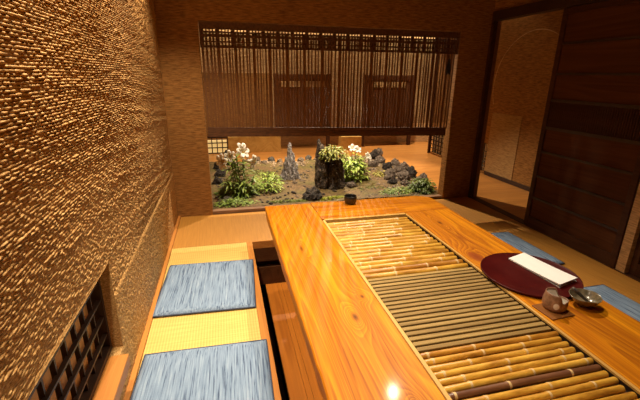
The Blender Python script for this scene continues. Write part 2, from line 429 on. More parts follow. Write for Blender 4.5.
child('window_shutter', BX(-.10, -.085, NICHE_Y0, NICHE_Y1, NICHE_Z0, NICHE_Z1), M['shoji'], w1)
child('window_sill', BX(-.05, .040, NICHE_Y0 - .05, NICHE_Y1 - .055, NICHE_Z0 - .055, NICHE_Z0 + .001, bev=.004), M['orange_wood'], w1)

# ------------------------------------------------------------------ shell
WL, WR, WT = .325, 2.787, 1.715
bm = NB()
box(bm, -.16, WL, 0, .10, 0, H); box(bm, WR, W + .08, 0, .10, 0, H); box(bm, WL, WR, 0, .10, WT, H)
struct('wall_back', bm, M['plaster'])
struct('wall_rear', BX(-.16, W + .08, -4.7, -4.6, 0, H), M['plaster'])
bm = NB()
box(bm, W, W + .08, -.85, 0.0, 1.90, H); box(bm, W, W + .08, -4.6, -.85, 1.90, H)
box(bm, W, W + .08, -4.6, -2.9, 0, 1.90)
struct('wall_right', bm, M['plaster'])
struct('ceiling', BX(-.16, 5.6, -4.7, 5.2, H, H + .06), M['dark_wood'])

# floors
PX0, PX1, PY0, PY1, PZ = .645, 2.19, -3.6, -.72, -.40
struct('floor', BX(.033, .60, -3.6, -.712, -.05, 0), M['tatami'])
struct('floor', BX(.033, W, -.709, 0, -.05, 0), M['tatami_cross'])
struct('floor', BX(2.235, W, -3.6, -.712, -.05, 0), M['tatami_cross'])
struct('floor', BX(.0, W, -4.6, -3.603, -.05, 0), M['tatami'])
bm = NB()
box(bm, .601, PX0, PY0, -.712, -.06, .002, bev=.002); box(bm, PX1, 2.234, PY0, -.712, -.06, .002, bev=.002)
box(bm, PX0, PX1, PY1, -.712, -.06, .002)
struct('trim_1', bm, M['orange_wood'])
# the leg well under the table
bm = NB()
box(bm, PX0 - .02, PX0, PY0, PY1, PZ - .13, -.06); box(bm, PX1, PX1 + .02, PY0, PY1, PZ, -.06); box(bm, PX0, PX1, PY0 - .02, PY0, PZ, 0)
box(bm, PX0, PX1, PY1, PY1 + .02, -.18, -.06); box(bm, PX0, PX1, PY1 + .05, PY1 + .07, -.25, -.18); box(bm, PX0, PX1, PY1, PY1 + .02, PZ, -.24)
struct('wall_pit', bm, M['door_panel'])
bm = NB()
x = PX0 + .095
for wd in (.095, .035, .13, .16, .15, .17, .15, .17, .17, .225):
    box(bm, x + .001, x + wd - .001, PY0, PY1, PZ - .03, PZ + 0); x += wd
struct('floor_pit', bm, M['pit_wood'])
struct('trim_11', BX(PX0 - .02, PX0 + .0945, PY0, PY1 + .02, PZ - .16, PZ - .13), M['dark_trim'])

# trims of the tatami room
struct('baseboard_left', BX(.0, .032, -3.6, -.001, -.05, .016, bev=.002), M['orange_wood'])
bm = BX(W - .012, W + .035, -.035, -.001, 0, 1.90); struct('trim_2', bm, M['dark_wood'])
struct('trim_3', BX(W - .03, W + .05, -4.6, -.036, 1.815, 1.90), M['dark_trim'])
bm = NB(); box(bm, W + .001, W + .085, -2.9, -.0, -.04, .004); struct('trim_4', bm, M['dark_wood'])
struct('trim_5', BX(W + .012, W + .075, -1.805, -1.742, .004, 1.815), M['plaster_far'])
struct('trim_6', BX(WL, WR, .012, .075, -.02, .030), M['sill_wood'])
struct('trim_7', BX(W + .036, W + .08, -.03, -.002, .004, 1.815), M['mid_trim'])

# right wall: sliding doors
def sliding_door(name, y0, y1, x):
    d = bpy.data.objects.new(name, None); COL.objects.link(d); d.location = (x, y0, 0); d['kind'] = 'structure'
    z0, z1 = .006, 1.813
    for a in ((y0, y0 + .045), (y1 - .045, y1)): child('stile', BX(x, x + .034, *a, z0, z1, bev=.003), M['dark_wood'], d)
    zr = [.055, .274, .47, .687, .892, 1.118, 1.326, 1.555]
    hh = [.11, .018, .018, .018, .024, .024, .018, .018]
    child('rail', BX(x + .001, x + .033, y0 + .045, y1 - .045, 1.77, z1), M['dark_wood'], d)
    child('rail', BX(x + .001, x + .033, y0 + .045, y1 - .045, z0, .095), M['dark_wood'], d)
    for z, h in list(zip(zr, hh))[1:]:
        child('rail', BX(x + .002, x + .033, y0 + .045, y1 - .045, z - h / 2, z + h / 2), M['dark_trim'], d)
    edges = [.095] + zr[1:] + [1.77]
    for i in range(len(edges) - 1):
        if i == 4: continue
        child('panel', BX(x + .012, x + .022, y0 + .04, y1 - .04, edges[i], edges[i + 1]), M['door_panel'], d)
    bm = NB()
    y = y0 + .05
    while y < y1 - .05:
        box(bm, x + .006, x + .020, y, y + .009, .90, 1.11); y += .0185
    for z in (.97, 1.04): box(bm, x + .012, x + .018, y0 + .045, y1 - .045, z - .004, z + .004)
    child('vent_lattice', bm, M['dark_wood'], d)
    child('vent_board', BX(x + .024, x + .030, y0 + .045, y1 - .045, .89, 1.12), M['dark_trim'], d)
    return d
sliding_door('door_1', -1.735, -.845, W + .005)
sliding_door('door_2', -2.72, -1.81, W + .042)

# corridor seen through the open door, and the room beyond the garden
CX = 3.985
struct('floor_corridor', BX(W + .086, CX, -2.9, .35, -.04, -.004), M['floor_wood'])
bm = NB(); box(bm, CX, CX + .1, -2.9, .92, 0, H); box(bm, CX, CX + .1, .92, 2.45, .42, H); box(bm, CX, CX + .1, .92, 2.45, 0, .03)
struct('wall_corridor', bm, M['plaster'])
struct('baseboard_corridor', BX(CX - .014, CX - .001, -2.9, .90, 0, .05), M['dark_trim'])
struct('trim_8', BX(CX - .006, CX - .0005, .372, .915, .05, .845), M['pale_panel'])  # pale rectangle stands in for a patch of light on the wall
# thin raised pale arc on the corridor wall
bm = NB()
ring = [(CX, .36 + .62 * math.cos(a), 1.19 + .62 * math.sin(a)) for a in np.linspace(-.4, PI + .4, 60)]
tube(bm, ring, .005, 6)
struct('trim_9', bm, M['plaster_far'], smooth=True)
struct('wall_corridor_end', BX(W + .086, CX, -2.95, -2.9, 0, H), M['plaster'])
w2 = bpy.data.objects.new('window_2', None); COL.objects.link(w2); w2.location = (CX, 1.5, .03); w2['kind'] = 'structure'
bm = NB()
for y in np.arange(.93, 2.45, .085): box(bm, CX + .01, CX + .024, y - .009, y + .009, .03, .42)
for z in (.10, .17, .24, .31): box(bm, CX + .005, CX + .019, .92, 2.45, z - .008, z + .008)
child('window_lattice', bm, M['dark_trim'], w2)
child('window_pane', BX(CX + .05, CX + .055, .92, 2.45, .03, .42), M['shoji_paper'], w2)
box_bm = NB(); box(box_bm, CX - .02, CX + .02, 2.45, 2.49, 0, H); child('window_jamb', box_bm, M['dark_wood'], w2)

struct('floor_beyond', BX(-.16, 5.6, .352, 5.1, -.04, -.004), M['floor_wood'])
struct('floor_garden', BX(-.16, W + .086, .10, .351, -.05, -.006), M['dark_floor'])
struct('wall_beyond_back', BX(-.16, 5.6, 3.6, 3.7, 0, H), M['plaster_far'])
struct('wall_beyond_left', BX(-.16, .02, .10, 3.6, 0, H), M['plaster'])
struct('wall_beyond_right', BX(5.5, 5.6, -2.9, 3.6, 0, H), M['plaster'])

# dark panelled screens standing beyond the garden
def screen(x0, x1, y, label, lights):
    t = thing('panelled_screen', label, 'screen', ((x0 + x1) / 2, y, 0))
    bm = NB(); box(bm, x0, x0 + .06, y - .03, y + .03, 0, 1.305); box(bm, x1 - .06, x1, y - .03, y + .03, 0, 1.305)
    child('post', BX(x0, x0 + .06, y - .03, y + .03, 0, 1.305, bev=.003), M['dark_wood'], t)
    child('post', BX(x1 - .06, x1, y - .03, y + .03, 0, 1.305, bev=.003), M['dark_wood'], t)
    child('top_rail', BX(x0 + .06, x1 - .06, y - .025, y + .025, 1.22, 1.30), M['dark_wood'], t)
    child('bottom_rail', BX(x0 + .06, x1 - .06, y - .025, y + .025, .27, .36), M['dark_wood'], t)
    child('panel', BX(x0 + .06, x1 - .06, y - .008, y + .008, .36, 1.22), M['door_panel'], t)
    for a, b_ in lights:
        child('paper_inset', BX(a, b_, y - .02, y - .009, 1.08, 1.19), M['pale_panel'], t)
    return t
screen(1.36, 2.38, 3.3, 'dark wooden panelled screen behind the middle of the blind', [(1.48, 1.82), (1.90, 2.26)])
struct('trim_10', BX(.021, 1.35, 3.57, 3.599, .0, 1.31), M['plaster'])
screen(3.00, 4.02, 3.3, 'dark wooden panelled screen behind the right half of the blind', [(3.2, 3.5), (3.55, 3.85)])
tag(link('wooden_board', BX(.535, 1.43, 3.06, 3.10, -.004, .275, bev=.004), M['strip']), 'long pale wooden board standing on the floor behind the white lily', 'board')
t = thing('floor_lantern', 'small dark latticed paper floor lantern glowing left of the pale board', 'lantern', (.36, 3.1, 0))
bm = NB()
for x in np.linspace(.18, .52, 5): box(bm, x - .008, x + .008, 3.06, 3.075, 0, .29)
for z in (.008, .10, .18, .27): box(bm, .18, .52, 3.058, 3.073, z - .008, z + .02 * (z > .2) + .008)
child('lattice', bm, M['dark_trim'], t)
m, nt, b = new_mat('lit_lantern_paper'); b.inputs['Base Color'].default_value = (.8, .65, .4, 1)
nt.links.new(ramp(nt, nz(nt, coords(nt), 4), [(.3, (1, .58, .17)), (.7, (1, .68, .25))]), b.inputs['Emission Color']); b.inputs['Emission Strength'].default_value = .42
child('paper_shade', BX(.19, .51, 3.078, 3.14, .0, .22), m, t)
# small tokonoma-like plinth behind lava block
tag(link('wooden_plinth', BX(2.52, 2.90, 2.98, 3.18, -.004, .24, bev=.005), M['strip']), 'pale wooden plinth standing behind the white flowering shrub', 'plinth')

# ------------------------------------------------------------------ bamboo blind in the garden opening
rng = random.Random(5)
bl = thing('bamboo_blind', 'dark brown bamboo blind with a banded valance hanging over the indoor garden', 'blind', ((WL + WR) / 2, .05, WT))
def zb(x): return .831 - .048 * (x - WL) / (WR - WL)
bm = NB()
x = WL + .012; k = 0
while x < WR - .02:
    k += 1
    wd = rng.choice((.016, .02, .024)) if k % 5 else rng.uniform(.034, .044)
    if k % 9 == 0: wd *= .5
    gap = rng.choice((.010, .013, .017, .021))
    box(bm, x, min(x + wd * .75, WR - .01), .046, .049, zb(x) - .01, 1.64)
    x += wd * .75 + gap
z = .84
while z < 1.63:
    box(bm, WL + .012, WR - .012, .050, .0525, z - .0030, z + .0030); z += .0108
child('reed_curtain', bm, M['reed'], bl)
bm = NB()
mt = Matrix.Translation((0, 0, 0))
for (ya, yb, za, zc) in ((.034, .062, -.041, .0), (.032, .064, -.084, -.043)):
    vs = []
    for x in (WL + .01, WR - .03):
        for y in (ya, yb):
            for z in (za, zc): vs.append(bm.verts.new((x, y, zb(x) + z)))
    for f in ((0, 1, 3, 2), (4, 6, 7, 5), (0, 4, 5, 1), (2, 3, 7, 6), (0, 2, 6, 4), (1, 5, 7, 3)): bm.faces.new([vs[i] for i in f])
child('bottom_bar', bm, M['reed_bar'], bl)
bm = NB()
VX0, VX1, VZ0, VZ1 = WL + .006, WR - .006, 1.505, 1.708
box(bm, VX0, VX1, .004, .026, VZ1 - .055, VZ1)
for z, h in ((VZ0 + .010, .020), (VZ0 + .050, .016), (VZ0 + .096, .022), (VZ0 + .128, .010)): box(bm, VX0, VX1, .008, .016, z - h / 2, z + h / 2)
x = VX0; k = 0
while x < VX1 - .03:
    k += 1
    wd = .034 if k % 4 == 1 else .011
    box(bm, x, x + wd, .017, .022, VZ0, VZ1 - .05); x += wd + .0155
box(bm, VX1 - .03, VX1, .006, .024, VZ0, VZ1 - .05); box(bm, VX0, VX0 + .022, .006, .024, VZ0, VZ1 - .05)
child('valance', bm, M['reed_dark'], bl)
bm = NB()
tube(bm, [(2.685, .012, 1.515), (2.685, .0, 1.47), (2.687, -.003, 1.455)], .004, 6)
tube(bm, [(2.687, -.003, 1.46), (2.687, -.003, 1.445), (2.687, -.003, 1.43)], [.010, .014, .011], 10)
for k in range(16):
    a = 2 * PI * k / 16
    tube(bm, [(2.687 + .008 * math.cos(a), -.003 + .008 * math.sin(a), 1.435), (2.688 + .017 * math.cos(a), -.003 + .014 * math.sin(a), 1.38), (2.690 + .02 * math.cos(a), -.003 + .014 * math.sin(a), 1.318 + rng.uniform(-.01, .012))], .0035, 5)
child('tassel', bm, M['cord'], bl)

# ------------------------------------------------------------------ garden
def fbm(p, o=4):
    return noise.fractal(p, 1.0, 2.0, o)
nX, nY = 120, 100
rim_far = lambda x: 2.30 + .10 * math.sin(x * 3.1) + .06 * math.sin(x * 7.7)
bm = NB()
gv = []
for i in range(nX + 1):
    x = .05 + 2.95 * i / nX
    col_ = []
    for j in range(nY + 1):
        y = .102 + (rim_far(x) - .102) * j / nY
        e = min(1, (nY - j) / 6, (nX - i) / 5)
        x2 = x - .10 * (i / nX) ** 6 * (.5 + .5 * math.sin(y * 4))
        h = .012 + .016 * fbm(Vector((x * 3, y * 3, 0))) + .006 * fbm(Vector((x * 14, y * 14, 3)))
        dip = math.exp(-(((x - 1.25) / .35) ** 2 + ((y - .6) / .3) ** 2))
        col_.append(bm.verts.new((x2, y, -.002 + max(0, (h + .012 - .018 * dip)) * e)))
    gv.append(col_)
for i in range(nX):
    for j in range(nY): bm.faces.new((gv[i][j], gv[i + 1][j], gv[i + 1][j + 1], gv[i][j + 1]))
g = struct('garden_ground', bm, M['soil'], smooth=True)
g.name = 'floor_garden_bed'

def rock_mesh(seed, kind):
    bm = NB(); bmesh.ops.create_icosphere(bm, subdivisions=4, radius=1)
    off = Vector((seed * 7.3, seed * 3.1, seed * 1.7))
    for v in bm.verts:
        d = v.co.normalized()
        r = 1 + .35 * fbm(d * 1.3 + off, 3)
        if kind == 'lava': r += .22 * noise.turbulence(d * 3.2 + off, 4, False) - .16 * abs(noise.noise(d * 7 + off))
        else: r += .05 * fbm(d * 4 + off, 3)
        v.co = d * r
        v.co.z = max(v.co.z, -.45)
    for v in bm.verts: v.co.z += .45
    bmesh.ops.recalc_face_normals(bm, faces=bm.faces)
    me = bpy.data.meshes.new('rock'); bm.to_mesh(me); bm.free()
    for p in me.polygons: p.use_smooth = True
    return me
rock_src = {}
def rock(name, label, x, y, wdt, kind, m, hgt=.8, rz=0, group=None, z=0.005):
    key = (kind, m, int(x * 100) % 3)
    if key not in rock_src:
        me = rock_mesh(len(rock_src) + 1, kind); me.materials.append(M[m]); rock_src[key] = me
    o = bpy.data.objects.new(name, rock_src[key]); COL.objects.link(o)
    s = wdt / 2 / 1.1
    o.scale = (s, s * .9, s * hgt); o.location = (x, y, z); o.rotation_euler.z = rz
    return tag(o, label, 'rock', group)
ORD = ['first', 'second', 'third', 'fourth', 'fifth', 'sixth', 'seventh', 'eighth', 'ninth', 'tenth', 'eleventh', 'twelfth', 'thirteenth', 'fourteenth', 'fifteenth', 'sixteenth', 'seventeenth', 'eighteenth', 'nineteenth', 'twentieth']
rng = random.Random(11)
for i, (x, y, s) in enumerate([(.36, 1.06, .13), (.40, 1.42, .15), (.38, 1.85, .16), (.55, 2.02, .13)]):
    rock('lava_rock', ORD[i] + ' dark lava rock from the front along the left edge of the garden', x, y, s, 'lava', 'lava', 1.1, rng.uniform(0, 6), 'lava rocks along the left edge')
rock('lava_boulder', 'round black boulder behind the lily near the glowing lantern', .52, 2.62, .16, 'stone', 'lava', 1.15, .5)
for i, (x, y, s) in enumerate([(.83, 2.23, .10), (.95, 2.33, .11), (1.03, 2.08, .10), (1.16, 2.24, .12), (1.28, 2.14, .10), (1.60, 2.10, .13), (1.75, 2.26, .12), (1.87, 2.12, .13), (2.02, 2.24, .12)]):
    rock('rim_stone', ORD[i] + ' pale stone from the left along the far rim of the garden', x, y, s, 'stone', 'pale_stone' if i % 3 else 'stone', .9, rng.uniform(0, 6), 'pale stones along the far rim')
for i, (x, y, s) in enumerate([(1.05, 1.10, .075), (1.08, .98, .07), (1.18, .92, .07), (1.29, .92, .075), (1.40, .99, .08), (1.46, 1.12, .08)]):
    rock('pebble', ORD[i] + ' pale pebble from the left around the foot of the grey stone spire', x, y, s, 'stone', 'pale_stone', .7, rng.uniform(0, 6), 'pebbles around the spire')
right = [(2.80, 2.10, .17), (2.95, 2.30, .15), (2.78, 1.80, .14), (2.58, 1.58, .12), (2.72, 1.38, .13), (2.93, 1.58, .13), (2.93, 1.27, .15), (2.60, 1.00, .13), (2.50, .82, .11), (2.68, .76, .15), (2.86, .93, .15), (2.93, .71, .12), (2.77, 1.13, .13), (2.47, .62, .10), (2.60, .55, .10)]
for i, (x, y, s) in enumerate(sorted(right, key=lambda r: -r[1])):
    rock('lava_rock', ORD[i] + ' lava rock from the back in the heap along the right side of the garden', x, y, s * 1.28, 'lava', 'lava' if i % 4 == 1 else 'lava_brown', 1.05, rng.uniform(0, 6), 'lava rocks along the right side')
rock('lava_boulder', 'low black lava boulder at the front of the garden beside the moss strip', 1.38, .27, .24, 'lava', 'lava', .75, .4)
rock('garden_stone', 'rounded grey stone at the foot of the white lily', .47, .33, .11, 'stone', 'stone', .9, 1.)
rock('garden_stone', 'small grey stone in the moss at the left front corner', .40, .24, .07, 'stone', 'stone', .8, 2.)
rock('garden_stone', 'small grey stone in front of the lily by the sill board', .64, .22, .08, 'stone', 'stone', .8, 3.)
rock('lava_boulder', 'dark lava boulder right of the tall lava pillar below the flowering shrub', 1.93, .62, .13, 'lava', 'lava_brown', .8, 3.)
for i, (x, y, s) in enumerate([(1.98, .16, .08), (2.08, .19, .075), (2.20, .17, .08)]):
    rock('pebble', ORD[i] + ' pebble from the left along the front rim behind the small black cup', x, y, s, 'stone', 'pale_stone', .7, rng.uniform(0, 6), 'pebbles along the front rim')

def gravel(name, label, n, seed, m, region):
    bm = NB(); rg = random.Random(seed)
    src = bmesh.new(); bmesh.ops.create_icosphere(src, subdivisions=1, radius=1)
    base = [v.co.copy() for v in src.verts]; faces = [[v.index for v in f.verts] for f in src.faces]; src.free()
    for k in range(n):
        x, y = region(rg)
        r = rg.uniform(.006, .02) * (1.3 if rg.random() < .15 else 1)
        jit = [.75 + .5 * rg.random() for _ in base]
        vs = [bm.verts.new((x + c.x * r * j, y + c.y * r * j, .014 + c.z * r * j * .7 + r * .3)) for c, j in zip(base, jit)]
        for f in faces: bm.faces.new([vs[i] for i in f])
    tag(link(name, bm, M[m], g), label, kind='stuff')
def reg_far(rg):
    x = rg.uniform(.35, 2.6); return x, rim_far(x) - .06 - abs(rg.gauss(0, .16))
def reg_right(rg):
    while True:
        x, y = rg.gauss(2.62, .16), rg.uniform(.3, 2.1)
        if 2.1 < x < 2.96: return x, y
def reg_left(rg): return .34 + abs(rg.gauss(0, .10)), rg.uniform(.2, 2.0)
def reg_mid(rg): return rg.uniform(.4, 2.7), rg.uniform(.15, 2.1)
def reg_front(rg): return rg.uniform(1.5, 2.6), .14 + abs(rg.gauss(0, .05))
gravel('gravel', 'pale gravel scattered along the far rim of the garden', 420, 1, 'pale_stone', reg_far)
gravel('gravel', 'brown lava gravel around the right heap of rocks', 420, 2, 'lava_brown', reg_right)
gravel('gravel', 'dark lava gravel along the left edge of the garden', 220, 3, 'lava', reg_left)
gravel('gravel', 'dark gravel sprinkled over the whole garden sand', 500, 4, 'lava', reg_mid)
gravel('gravel', 'pale gravel along the front rim behind the table edge', 160, 5, 'lava_brown', reg_front)

def pillar_rock(name, label, x, y, cols, m, seed, tp=.45):
    """cols: (dx, dy, radius, height) eroded columns fused into one rock"""
    bm = NB()
    for ci, (dx, dy, r0, h) in enumerate(cols):
        n, L = 18, 22
        rings = []
        off = Vector((seed * 5 + ci * 3.3, ci * 1.9, seed))
        for l in range(L + 1):
            t = l / L
            rr = r0 * (1 - tp * t ** 1.2) * (1 if t < .93 else .75 if t < .99 else .35)
            rg = []
            for k in range(n):
                a = 2 * PI * k / n
                d = Vector((math.cos(a), math.sin(a), 0))
                p = Vector((d.x * 1.2, d.y * 1.2, t * h * 7)) + off
                q = rr * (1 + .45 * fbm(p, 4) + .22 * noise.noise(Vector((d.x * 3, d.y * 3, t * 1.2)) + off) + .25 * fbm(p * 3.1, 3))
                rg.append(bm.verts.new((dx + d.x * q + .02 * fbm(off + Vector((0, 0, t * 3))), dy + d.y * q, t * h + .012 * noise.noise(p * 2))))
            rings.append(rg)
        for l in range(L):
            for k in range(n): bm.faces.new((rings[l][k], rings[l][(k + 1) % n], rings[l + 1][(k + 1) % n], rings[l + 1][k]))
        bm.faces.new(rings[0][::-1]); bm.faces.new(rings[-1])
    o = link(name, bm, M[m], smooth=True); o.location = (x, y, 0.002)
    return tag(o, label, 'rock')
pillar_rock('stone_spire', 'pointed grey eroded stone spire standing on the garden sand', 1.26, 1.10,
            [(.0, 0, .060, .49), (-.045, .0, .042, .31), (.042, .01, .042, .36), (.080, .0, .034, .22), (-.085, .01, .034, .17), (-.015, -.045, .034, .26), (.040, -.05, .030, .17), (-.055, -.045, .030, .13), (.01, .05, .05, .36), (.11, -.02, .025, .11), (-.11, -.02, .022, .09)], 'karst', 2, .72)
pillar_rock('lava_pillar', 'tall black lava block topped with pale fronds beside the flowering shrub', 1.68, .68,
            [(-.10, .03, .06, .52), (-.03, .0, .07, .42), (.06, .0, .085, .38), (.0, -.07, .06, .30), (.10, -.04, .06, .31), (-.09, -.05, .055, .33), (.05, -.08, .05, .22), (-.13, -.02, .045, .25), (.03, .07, .08, .40), (.12, .04, .05, .33), (-.135, .05, .04, .58)], 'lava_block', 3, .35)

# plants
def leaf(bm, base, d, L, wd, droop=.5, seg=5, fold=.25):
    d = Vector(d).normalized(); up = Vector((0, 0, 1))
    side = d.cross(up)
    side = side.normalized() if side.length > .05 else Vector((1, 0, 0))
    p = Vector(base); prev = None; cur = d.copy()
    for s in range(seg + 1):
        t = s / seg
        w = wd * math.sin(PI * min(.98, .12 + .88 * t)) ** .8 * .5
        nrm = side.cross(cur).normalized()
        row = [bm.verts.new(p - side * w + nrm * w * fold), bm.verts.new(p), bm.verts.new(p + side * w + nrm * w * fold)]
        if prev:
            for k in range(2): bm.faces.new((prev[k], prev[k + 1], row[k + 1], row[k]))
        prev = row
        cur = (cur + Vector((0, 0, -droop / seg))).normalized()
        p = p + cur * (L / seg)
def flower(bm, pos, d, L, R, petals=6):
    d = Vector(d).normalized(); a = d.orthogonal().normalized(); b_ = d.cross(a)
    n = petals * 6; rings = []
    for (t, r) in ((0, .10), (.25, .15), (.55, .27), (.78, .50), (.93, .85), (.95, 1.05), (.86, 1.15)):
        ring_ = []
        for k in range(n):
            an = 2 * PI * k / n
            mod = abs(math.cos(an * petals / 2)) ** .6
            rr = R * r * (1 - (.55 * (1 - mod)) * min(1, max(0, t - .4) * 2.2 + (r > 1) * .5))
            ring_.append(bm.verts.new(Vector(pos) + d * (L * t) + (a * math.cos(an) + b_ * math.sin(an)) * rr))
        rings.append(ring_)
    for i in range(len(rings) - 1):
        for k in range(n): bm.faces.new((rings[i][k], rings[i][(k + 1) % n], rings[i + 1][(k + 1) % n], rings[i + 1][k]))

# lily
ly = thing('lily', 'tall white trumpet lily with long green leaves at the left of the garden', 'plant', (.64, .56, 0))
heads = [((.585, .55, .475), (.62, -.55, .40), .13, .085), ((.655, .55, .41), (.85, -.45, -.12), .14, .075), ((.52, .52, .42), (-.75, -.6, .0), .13, .080), ((.555, .56, .455), (-.35, -.85, .15), .10, .06)]
bm = NB(); fb = NB()
rng = random.Random(3)
stems = [((.62, .56, 0), (.61, .56, .3), heads[0][0]), ((.66, .56, 0), (.66, .56, .25), heads[1][0]), ((.60, .55, 0), (.56, .54, .25), heads[2][0]), ((.62, .58, 0), (.57, .58, .28), heads[3][0]), ((.70, .52, 0), (.73, .50, .12), (.76, .47, .24)), ((.57, .50, 0), (.53, .47, .12), (.49, .44, .22)), ((.64, .5, 0), (.64, .45, .1), (.65, .40, .2))]
for st in stems:
    pts = [Vector(st[0]).lerp(Vector(st[1]), t) .lerp(Vector(st[1]).lerp(Vector(st[2]), t), t) for t in np.linspace(0, 1, 9)]
    tube(bm, pts, .006, 6)
    for k in range(38):
        t = .03 + .90 * k / 38
        p = Vector(st[0]).lerp(Vector(st[1]), t).lerp(Vector(st[1]).lerp(Vector(st[2]), t), t)
        a = k * 2.4 + rng.uniform(-.3, .3)
        L = rng.uniform(.13, .21) * (1 - .35 * t)
        leaf(fb, p, (math.cos(a), math.sin(a), .55 + .3 * t), L, .024, rng.uniform(.8, 1.6))
child('stem', bm, M['stem'], ly, True)
child('foliage', fb, M['leaf_mid'], ly)
for (p, d, L, R) in heads:
    fb = NB(); flower(fb, p, d, L, R)
    fo = child('flower', fb, M['petal'], ly, True)
    sb = NB(); dd = Vector(d).normalized(); a = dd.orthogonal().normalized(); b_ = dd.cross(a)
    for k in range(5): tube(sb, [Vector(p) + dd * L * .3, Vector(p) + dd * L * .97 + (a * math.cos(k * 1.26) + b_ * math.sin(k * 1.26)) * R * .3], .0022, 5)
    bmesh.ops.transform(sb, matrix=ly.matrix_basis.inverted(), verts=sb.verts)
    link('stamens', sb, M['stamen'], fo)
def bush(name, label, x, y, rx, ry, h, n, L, wd, m, seed, droop=.9, z0=0., cat='plant', stems=8):
    rg = random.Random(seed)
    t = thing(name, label, cat, (x, y, z0))
    fb = NB(); sb = NB()
    for k in range(stems):
        a = rg.uniform(0, 2 * PI); r = rg.uniform(.2, .8)
        tube(sb, [(rx * .1 * math.cos(a), ry * .1 * math.sin(a), 0), (rx * .5 * r * math.cos(a), ry * .5 * r * math.sin(a), h * .5), (rx * r * math.cos(a), ry * r * math.sin(a), h * .85)], .0035, 5)
    for k in range(n):
        a = rg.uniform(0, 2 * PI); ph = math.acos(rg.uniform(.0, 1)); r = rg.uniform(.45, 1)
        p = (rx * r * math.sin(ph) * math.cos(a), ry * r * math.sin(ph) * math.sin(a), h * (.12 + .85 * r * math.cos(ph)))
        leaf(fb, p, (math.cos(a) + rg.uniform(-.6, .6), math.sin(a) + rg.uniform(-.6, .6), rg.uniform(-.1, .9)), L * rg.uniform(.6, 1.2), wd * rg.uniform(.7, 1.2), droop, 3)
    link('stem', sb, M['stem'], t); link('foliage', fb, M[m], t)
    return t
bush('leafy_shrub', 'loose light green shrub growing right of the white lily', .93, .68, .17, .15, .24, 420, .055, .016, 'leaf_bright', 4)
fb = NB(); rg = random.Random(9)
for k in range(420):
    a = rg.uniform(0, 2 * PI); r = rg.uniform(.3, 1)
    leaf(fb, (-.08 + .19 * r * math.cos(a), .05 + .14 * r * math.sin(a), rg.uniform(.01, .19) * (1.15 - r)), (math.cos(a), math.sin(a), rg.uniform(0, .9)), rg.uniform(.045, .085), .02, .9, 3)
tag(link('basal_leaves', fb, M['leaf_dark'], ly), 'darker low leaves')
fs = bush('flowering_shrub', 'bright green shrub with white blossoms right of the tall lava block', 2.03, .92, .20, .16, .37, 700, .070, .030, 'leaf_bright', 5)
for (p, d) in (((-.02, -.05, .42), (-.2, -.7, .6)), ((.03, -.06, .40), (.2, -.7, .6)), ((.14, -.10, .33), (.5, -.7, .4)), ((.17, -.06, .30), (.6, -.7, .3))):
    fb = NB(); flower(fb, p, d, .05, .048, 5); link('flower', fb, M['petal'], fs, True)
    fb = NB(); tube(fb, [(p[0] * .6, p[1] * .6, p[2] - .14), p], .003, 5); link('flower_stalk', fb, M['stem'], fs)
bush('frond_plant', 'yellow green fronds growing on top of the tall lava block', 1.70, .64, .16, .12, .17, 420, .06, .018, 'leaf_frond', 6, z0=.36)
bush('leafy_shrub', 'dark green shrub at the right front corner beside the wall edge', 2.69, .30, .15, .14, .17, 420, .06, .022, 'leaf_dark', 7)
bush('leafy_shrub', 'small bright tuft among the lava rocks right of the flowering shrub', 2.46, 1.05, .08, .07, .09, 110, .045, .014, 'leaf_yellow', 12, stems=4)
bush('ground_cover', 'low green ground cover in front of the right lava rocks', 2.38, .26, .24, .12, .085, 420, .035, .014, 'leaf_mid', 8, stems=4)
bush('ground_cover', 'low green ground cover along the sill at the left front', .56, .22, .24, .08, .09, 420, .035, .014, 'leaf_mid', 10, stems=4)
def moss(name, label, x, y, rx, ry, h, seed, m='moss'):
    bm = NB(); rg = random.Random(seed)
    for k in range(1500):
        a = rg.uniform(0, 2 * PI); r = math.sqrt(rg.random())
        hh = h * (1 - r * r) + .008
        leaf(bm, (x + rx * r * math.cos(a), y + ry * r * math.sin(a), hh * .5), (rg.uniform(-1, 1), rg.uniform(-1, 1), 1.2), .022, .006, .5, 2)
    tag(link(name, bm, M[m]), label, 'moss', kind='stuff')
moss('moss', 'bright yellow green moss strip at the front middle of the garden', 1.60, .20, .20, .06, .05, 1, 'moss_bright')
moss('moss', 'olive moss strip along the front rim between lily and black boulder', 1.05, .20, .27, .06, .025, 2)
moss('moss', 'olive moss patch on the sand in front of the flowering shrub', 2.12, .55, .22, .16, .02, 3)
moss('moss', 'moss patch on the sand behind the black boulder at left of centre', .92, 1.5, .25, .25, .02, 4)

